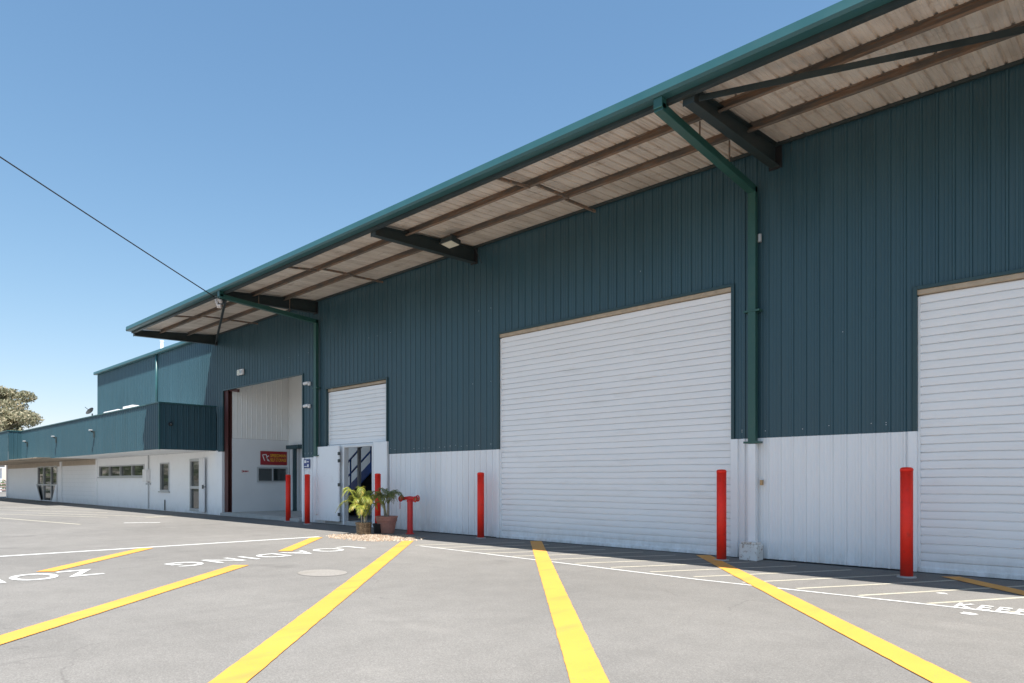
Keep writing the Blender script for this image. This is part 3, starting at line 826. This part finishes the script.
m_ = MB(); rbox(m_, .15, .11, .004, (0, 0, -.056)); m_.build('lens', M['lamp_glass'], t)
m_ = MB(); m_.tube([(-10.75, 10.2, 6.28), (-10.75, 10.40, 6.0)], .006, 6); m_.build('loose_cable', M['cable'], t)

# red shop sign on the inner partition
t = thing('shop_sign', 'red sign with yellow lettering on the grey inner wall', 'sign', (-23.57, 12.2, 2.05))
m_ = MB(); m_.box(-23.583, -23.56, 11.69, 12.72, 1.80, 2.30); m_.build('board', M['sign_red'], t)
m_ = MB()
for a, b in (((11.76, 2.16), (11.84, 1.95)), ((11.76, 2.16), (11.90, 2.18)), ((11.90, 2.18), (11.96, 1.95)), ((11.90, 2.06), (12.00, 2.14)), ((11.92, 2.06), (12.02, 1.93))):
    m_.bar((-23.556, a[0], a[1]), (-23.556, b[0], b[1]), .004, .03, (0, 0, 1) if abs(a[0] - b[0]) > .03 else (0, 1, 0))
m_.build('emblem', M['sign_white'], t)
text_fit('SPEEDMAN', (-23.557, 12.06, 2.085), (0, 1, 0), (0, 0, 1), .63, .115, M['sign_yellow'], 'lettering', t, .02)
text_fit('SELF STORAGE', (-23.557, 12.06, 1.925), (0, 1, 0), (0, 0, 1), .63, .115, M['sign_yellow'], 'lettering', t, .02)
t = thing('small_notice', 'little white notice with red marks on the grey inner wall', 'notice', (-23.58, 11.1, 1.55))
m_ = MB(); m_.box(-23.583, -23.575, 10.97, 11.25, 1.49, 1.63); m_.build('plate', M['sign_white'], t)
m_ = MB()
m_.box(-23.574, -23.570, 11.0, 11.02, 1.51, 1.61)
for k in range(3): m_.box(-23.574, -23.570, 11.04 + k * .06, 11.085 + k * .06, 1.53, 1.59)
m_.box(-23.574, -23.570, 11.225, 11.24, 1.53, 1.59)
m_.build('marks', M['sign_red'], t)
t = thing('parking_notice', 'small blue notice on the white wall above a red bollard', 'notice', (-18.2, 10.45, 1.73))
m_ = MB(); m_.box(-18.37, -18.05, 10.452, 10.468, 1.60, 1.86); m_.build('plate', M['sign_blue'], t)
m_ = MB()
for a, b, z0, z1 in ((-18.34, -18.22, 1.75, 1.83), (-18.19, -18.08, 1.77, 1.80), (-18.34, -18.20, 1.64, 1.66), (-18.17, -18.08, 1.63, 1.71)): m_.box(a, b, 10.447, 10.451, z0, z1)
m_.build('marks', M['sign_white'], t)

# ------------------------------------------------------------------ bollards
BOL = [(-2.345, 9.87, 'red bollard at the left edge of the rightmost roller shutter'),
       (-4.94, 9.98, 'red bollard beside the downpipe and its rusty footing'),
       (-10.57, 10.20, 'red bollard left of the wide roller shutter'),
       (-14.10, 10.05, 'red bollard behind the potted palms'),
       (-17.52, 10.08, 'red bollard under the small blue notice'),
       (-19.10, 10.35, 'leftmost red bollard, in front of the open bay')]
def bollard_proto():
    t = thing('bollard', BOL[0][2], 'bollard', (0, 0, 0), 'red bollards along the warehouse wall')
    m_ = MB(); m_.lathe([(.074, 0), (.074, 1.37)], 24); p = m_.build('post', M['red'], t, smooth=False)
    for f in p.data.polygons: f.use_smooth = abs(f.normal.z) < .5
    m_ = MB(); m_.lathe([(.076, 1.365), (.0765, 1.385), (.070, 1.403), (.05, 1.413), (.01, 1.416)], 24); m_.build('cap', M['red'], t, smooth=True)
    m_ = MB(); m_.lathe([(.115, .0), (.110, .012), (.084, .018)], 24); m_.build('base_collar', M['concrete'], t)
    return t
b0 = bollard_proto()
def copy_thing(src, loc, label, rot=0.):
    r = src.copy(); COL.objects.link(r); r.location = loc; r.rotation_euler = (0, 0, rot); r['label'] = label
    for ch in list(src.children):
        c = ch.copy(); COL.objects.link(c); c.parent = r; c.matrix_parent_inverse = ch.matrix_parent_inverse.copy()
    return r
for i, (x, y, lab) in enumerate(BOL[1:]): copy_thing(b0, (x, y, 0), lab, .7 * i)
b0.location = (BOL[0][0], BOL[0][1], 0)

# ------------------------------------------------------------------ hydrant booster
hx, hy = -12.57, 9.86
t = thing('fire_hydrant', 'red fire hydrant post with two valve outlets beside the potted palms', 'hydrant', (hx, hy, 0))
m_ = MB(); m_.lathe([(.10, 0), (.10, .02), (.066, .025), (.066, .74), (.078, .745), (.078, .78), (.05, .81), (.03, .83)], 20, (hx, hy, 0)); p = m_.build('standpipe', M['hydrant_red'], t)
m_ = MB(); m_.tube([(hx - .24, hy, .82), (hx, hy, .835), (hx + .24, hy, .82)], [.036, .045, .036], 12); m_.build('manifold', M['hydrant_red'], t, smooth=True)
for sgn in (-1, 1):
    m_ = MB(); cx = hx + sgn * .27
    m_.tube([(cx, hy + .03, .815), (cx, hy - .07, .81)], .045, 14); v = m_.build('valve', M['brass'], t)
    m_ = MB(); nn = 16
    for k in range(nn):
        a0, a1 = 2 * math.pi * k / nn, 2 * math.pi * (k + 1) / nn
        m_.tube([(cx + sgn * .03 + .062 * math.cos(a0), hy - .02, .83 + .062 * math.sin(a0)), (cx + sgn * .03 + .062 * math.cos(a1), hy - .02, .83 + .062 * math.sin(a1))], .014, 6)
    for k in range(3): m_.bar((cx + sgn * .03, hy - .02, .83), (cx + sgn * .03 + .06 * math.cos(k * 2.1), hy - .02, .83 + .06 * math.sin(k * 2.1)), .014, .014)
    m_.build('hand_wheel', M['hydrant_red'], v)
    m_ = MB(); m_.tube([(cx + .055 * math.cos(q * math.pi / 8), hy - .07, .81 + .055 * math.sin(q * math.pi / 8)) for q in range(17)], .016, 8); m_.build('outlet_ring', M['hydrant_red'], v)
m_ = MB()
for k in range(7): m_.tube([(hx - .29 + .008 * (k % 2), hy - .07, .73 - k * .022), (hx - .29 + .008 * ((k + 1) % 2), hy - .07, .71 - k * .022)], .007, 6)
m_.build('chain', M['hydrant_red'], t)

# ------------------------------------------------------------------ potted palms
def frond(base, az, length, rise, droop, mat, parent, rr, leaf_len=.20, npairs=20):
    m_ = MB(); pts = []
    d = Vector((math.cos(az), math.sin(az), 0))
    for k in range(13):
        s = k / 12
        r = length * (.85 * s); z = rise * math.sin(min(1, s * .9) * math.pi * .62) - droop * s ** 2.4
        pts.append(Vector(base) + d * r + Vector((0, 0, z)))
    m_.tube(pts, [.008 * (1 - .75 * k / 12) for k in range(13)], 5)
    side = Vector((-d.y, d.x, 0))
    for k in range(npairs):
        s = .24 + .76 * k / (npairs - 1)
        q = s * 12; i = min(11, int(q)); p = pts[i].lerp(pts[i + 1], q - i); tang = (pts[i + 1] - pts[i]).normalized()
        L = leaf_len * (math.sin(min(1., (s - .16) * 1.25) * math.pi) ** .6 * .85 + .18) * rr.uniform(.85, 1.12)
        for sg in (-1, 1):
            dr = (side * sg * .85 + tang * .62 + Vector((0, 0, .22 - .5 * s + rr.uniform(-.12, .12)))).normalized()
            w = .006 + .003 * rr.random()
            nrm = dr.cross(tang).normalized(); wv = dr.cross(nrm).normalized() * w
            mid = p + dr * L * .5 + Vector((0, 0, .01)); tip = p + dr * L + Vector((0, 0, -.28 * L))
            m_.face([p - wv * .35, mid - wv, tip, mid + wv, p + wv * .35])
    m_.open = True
    return m_.build('frond', M[mat], parent)
pr_ = random.Random(11)
px, py = -13.14, 8.98
P1 = thing('potted_palm', 'bushy yellow-green palm in a mottled brown pot', 'potted plant', (px, py, 0), 'potted palms by the doorway')
m_ = MB(); m_.lathe([(.145, 0), (.155, .01), (.178, .25), (.188, .25), (.190, .285), (.172, .285), (.166, .24)], 24, (px, py, 0)); m_.build('pot', M['brown_pot'], P1)
m_ = MB(); m_.lathe([(.168, .235), (.12, .25), (.02, .26)], 16, (px, py, 0)); m_.build('soil', M['soil'], P1)
for k in range(9):
    a = k * 2.4; r = .02 + .06 * pr_.random(); bx, by = px + r * math.cos(a), py + r * math.sin(a)
    m_ = MB(); hgt = .35 + .22 * pr_.random(); tx, ty = bx + .05 * math.cos(a), by + .05 * math.sin(a)
    m_.tube([(bx, by, .22), (bx, by, .22 + hgt * .5), (tx, ty, hgt)], [.013, .011, .008], 6); m_.build('stem', M['cane'], P1)
    for j in range(2):
        frond((tx, ty, hgt - .03), a + pr_.uniform(-.7, .7) + j * 2.1, pr_.uniform(.38, .62), pr_.uniform(.45, .80), pr_.uniform(.22, .55), 'palm_leaf', P1, pr_, .15, 22)
for az in (2.2, 2.55, 2.9, -2.5, -2.9, -.75, -1.2):
    frond((px, py, .38 + .1 * pr_.random()), az, pr_.uniform(.60, .80), pr_.uniform(.45, .75), pr_.uniform(.25, .5), 'palm_leaf', P1, pr_, .14, 24)
qx, qy = -13.20, 9.66
P2 = thing('potted_palm', 'thin two-stemmed palm in a terracotta pot', 'potted plant', (qx, qy, 0), 'potted palms by the doorway')
m_ = MB(); m_.lathe([(.16, 0), (.175, .01), (.225, .26), (.245, .30), (.25, .36), (.262, .365), (.262, .40), (.225, .40), (.215, .33)], 28, (qx, qy, 0)); m_.build('pot', M['terracotta'], P2)
m_ = MB(); m_.lathe([(.22, .325), (.15, .34), (.02, .345)], 16, (qx, qy, 0)); m_.build('soil', M['soil'], P2)
for dx, dy, hg in ((-.10, .02, .66), (.09, -.03, .70)):
    m_ = MB(); m_.tube([(qx + dx * .7, qy + dy, .32), (qx + dx, qy + dy, .5), (qx + dx * 1.15, qy + dy, hg)], [.034, .028, .022], 10); m_.build('stem', M['cane'], P2, smooth=True)
    for k in range(9):
        frond((qx + dx * 1.15, qy + dy, hg - .02), k * .71 + dx * 9 + pr_.uniform(-.25, .25), pr_.uniform(.28, .52), pr_.uniform(.30, .52), pr_.uniform(.12, .40), 'palm_leaf_dull', P2, pr_, .13, 18)
m_ = MB(); m_.lathe([(.10, 0), (.125, .20), (.135, .20), (.135, .23), (.115, .23), (.11, .18)], 20, (-13.28, 9.48, 0))
tag(m_.build('empty_pot', M['black']), 'small black plastic pot tucked between the two palm pots', 'pot')

# ------------------------------------------------------------------ service cable
A = Vector((-17.62, 7.50, 5.96)); Dv = Vector((1.62, -4.75, 1.56))
SC = thing('service_cable', 'black overhead cable running up from the awning gutter', 'cable', A)
m_ = MB(); m_.tube([A + Dv * s + Vector((0, 0, -.035 * s * (4.6 - s))) for s in [k * .2 for k in range(24)]], .014, 6); m_.build('wire', M['cable'], SC, smooth=True)
m_ = MB(); m_.tube([A + Vector((-.02, .34, -.02)), A + Vector((0, .0, 0))], .018, 8)
m_.box(A.x - .26, A.x + .02, A.y + .22, A.y + .27, A.z - .13, A.z + .04); m_.build('bracket', M['dark_steel'], SC)
for k, (dx, dz) in enumerate(((-.22, -.10), (-.12, -.02), (-.16, -.18), (-.02, -.08), (-.06, -.20), (-.28, -.02))):
    m_ = MB(); m_.lathe([(.02, -.05), (.045, -.04), (.03, -.01), (.05, .0), (.03, .02), (.045, .035), (.02, .05)], 12, (A.x + dx, A.y + .17, A.z + dz)); m_.build('insulator', M['insulator'], SC, smooth=True)

# ------------------------------------------------------------------ trees and distance
def leaf_cloud(mb, c, rad, n, s, rr, shell=.45):
    for k in range(n):
        v = Vector((rr.gauss(0, 1), rr.gauss(0, 1), rr.gauss(0, 1))).normalized()
        q = Vector(c) + Vector((v.x * rad[0], v.y * rad[1], v.z * rad[2])) * (shell + (1 - shell) * rr.random()) * (1 + .18 * noise.noise(v * 2.3 + Vector(c)))
        a = Vector((rr.gauss(0, 1), rr.gauss(0, 1), rr.gauss(0, 1) - .4)).normalized(); b = a.orthogonal().normalized()
        b = (Matrix.Rotation(rr.random() * 6.28, 4, a) @ b)
        L = s * rr.uniform(.6, 1.3); w = L * .35
        mb.face([q - a * L, q + b * w, q + a * L, q - b * w])
def tree(x, y, h, spread, label, seed, clumps=26, group=None, mat='gum_leaf', ls=.28, leaves=230):
    rr = random.Random(seed)
    t = thing('gum_tree', label, 'tree', (x, y, 0), group)
    tr = MB(); cr = MB(); cr.open = True
    top = Vector((x + .4, y, h * .55))
    tr.tube([(x, y, 0), (x + .1, y, h * .2), (x - .1, y + .1, h * .38), tuple(top)], [.38, .32, .26, .18], 9)
    for k in range(clumps):
        a = rr.random() * 6.28; e = rr.uniform(.02, 1.)
        rad = spread * math.sqrt(1 - (e - .35) ** 2) * rr.uniform(.35, .95)
        c = Vector((x + rad * math.cos(a), y + rad * math.sin(a), h * (.38 + .55 * e)))
        tr.tube([top.lerp(Vector((x, y, h * .3)), rr.random() * .7), top.lerp(c, .5) + Vector((0, 0, -.3)), c], [.11, .07, .03], 5)
        s = spread * rr.uniform(.20, .36)
        leaf_cloud(cr, c, (s, s, s * .62), leaves, ls, rr)
    tr.build('trunk', M['bark'], t); cr.build('crown', M[mat], t)
    return t
tree(-97, 15.9, 12.6, 5.0, 'large grey-green gum tree rising behind the office fascia', 5, 56, leaves=560, ls=.21)
for k, (tx, ty, th) in enumerate(((-88, -1, 13), (-92, -9, 15), (-86, -18, 12), (-90, -27, 14))):  # unseen trees, added only for the office glass to reflect
    tree(tx, ty, th, 5.5, ['nearest unseen gum tree, added for the windows to reflect', 'tallest unseen gum tree, added for the windows to reflect', 'shortest unseen gum tree, added for the windows to reflect', 'farthest unseen gum tree, added for the windows to reflect'][k], 20 + k, 24, 'unseen gum trees added for reflections', leaves=150, ls=.4)
hr = random.Random(8); m_ = MB(); m_.open = True  # unseen hedge, added to darken reflections in the office windows
for k in range(40): leaf_cloud(m_, (-78 + hr.uniform(-.5, .5), -32 + k * .95, 1.9), (1.1, 1.1, 2.1), 70, .42, hr, .3)
tag(m_.build('hedge', M['hedge_leaf']), 'tall unseen hedge added for the windows to reflect', 'hedge')
# yard seen past the office end
t = thing('yard_shed', 'distant white shed with dark roof past the office end', 'shed', (-92, 12, 0))
m_ = MB(); m_.box(-95, -90, 9.6, 15.6, .0, 2.5); m_.build('wall', M['white_plain'], t)
m_ = MB(); m_.box(-95.3, -89.6, 9.3, 15.9, 2.5, 2.62); m_.build('eave', M['sign_white'], t)
m_ = MB(); m_.box(-95.2, -89.7, 9.4, 15.8, 2.621, 3.1); m_.build('roof', M['shed_roof'], t)
m_ = MB(); m_.box(-89.999, -89.95, 11.0, 13.2, 1.1, 1.9); m_.build('window', M['glass'], t)
hr = random.Random(4); m_ = MB(); m_.open = True
for k in range(16): leaf_cloud(m_, (-82 + hr.uniform(-.4, .4), 7.0 + k * .6, .75), (.6, .6, .6), 120, .12, hr, .3)
tag(m_.build('hedge', M['hedge_leaf']), 'low clipped hedge in front of the distant white shed', 'hedge')
t = thing('yard_fence', 'pale low fence before the hedge past the office end', 'fence', (-80, 12, 0))
for k in range(9):
    m_ = MB(); m_.box(-80.05, -79.95, 7 + k * 1.1, 7.1 + k * 1.1, 0, .95); m_.build('post', M['pale_fence'], t)
for z in (.3, .62, .9):
    m_ = MB(); m_.box(-79.94, -79.90, 6.9, 16.0, z - .05, z + .05); m_.build('rail', M['pale_fence'], t)

# ------------------------------------------------------------------ light
SUN = Vector((.36, -.255, 1.)).normalized()
el = math.asin(SUN.z); azr = math.atan2(SUN.x, SUN.y)
w = bpy.data.worlds.new('World'); scene.world = w; w.use_nodes = True
nt = w.node_tree; nt.nodes.clear()
sky = nt.nodes.new('ShaderNodeTexSky'); sky.sky_type = 'NISHITA'; sky.sun_disc = False
sky.sun_elevation = el; sky.sun_rotation = azr
sky.altitude = 0; sky.air_density = .95; sky.dust_density = .15; sky.ozone_density = 3.2
bg = nt.nodes.new('ShaderNodeBackground'); bg.inputs['Strength'].default_value = .112
out = nt.nodes.new('ShaderNodeOutputWorld')
def vmath(op, a, b):
    n = nt.nodes.new('ShaderNodeVectorMath'); n.operation = op
    for k, v in enumerate((a, b)):
        if isinstance(v, tuple): n.inputs[k].default_value = v
        else: nt.links.new(v, n.inputs[k])
    return n.outputs[0]
# soften the bright band near the horizon a little
den = vmath('ADD', vmath('MULTIPLY', sky.outputs[0], (.041, .122, .132)), (1, 1, 1))
col = vmath('DIVIDE', vmath('MULTIPLY', sky.outputs[0], (.97, 1.25, 1.35)), den)
nt.links.new(col, bg.inputs[0]); nt.links.new(bg.outputs[0], out.inputs[0])
ld = bpy.data.lights.new('sun', 'SUN'); ld.energy = 5.0; ld.angle = R(.53); ld.color = (1., .955, .89)
lo = bpy.data.objects.new('sun', ld); COL.objects.link(lo); lo.location = SUN * 60
lo.rotation_euler = SUN.to_track_quat('Z', 'Y').to_euler()

# ------------------------------------------------------------------ camera
cam = bpy.data.cameras.new('camera'); cam.lens = 24; cam.sensor_width = 36; cam.sensor_fit = 'HORIZONTAL'
cam.shift_y = (480 - 341.5) / 1024; cam.clip_start = .1; cam.clip_end = 3000
co = bpy.data.objects.new('camera', cam); COL.objects.link(co)
co.location = (0, 0, 1.25); co.rotation_euler = (R(90), 0, R(43.396))
scene.camera = co
scene.render.engine = 'CYCLES'
scene.render.resolution_x = 1024; scene.render.resolution_y = 683
scene.cycles.max_bounces = 8; scene.cycles.diffuse_bounces = 5
scene.view_settings.view_transform = 'Standard'; scene.view_settings.look = 'None'
scene.view_settings.exposure = .95; scene.view_settings.gamma = 1.
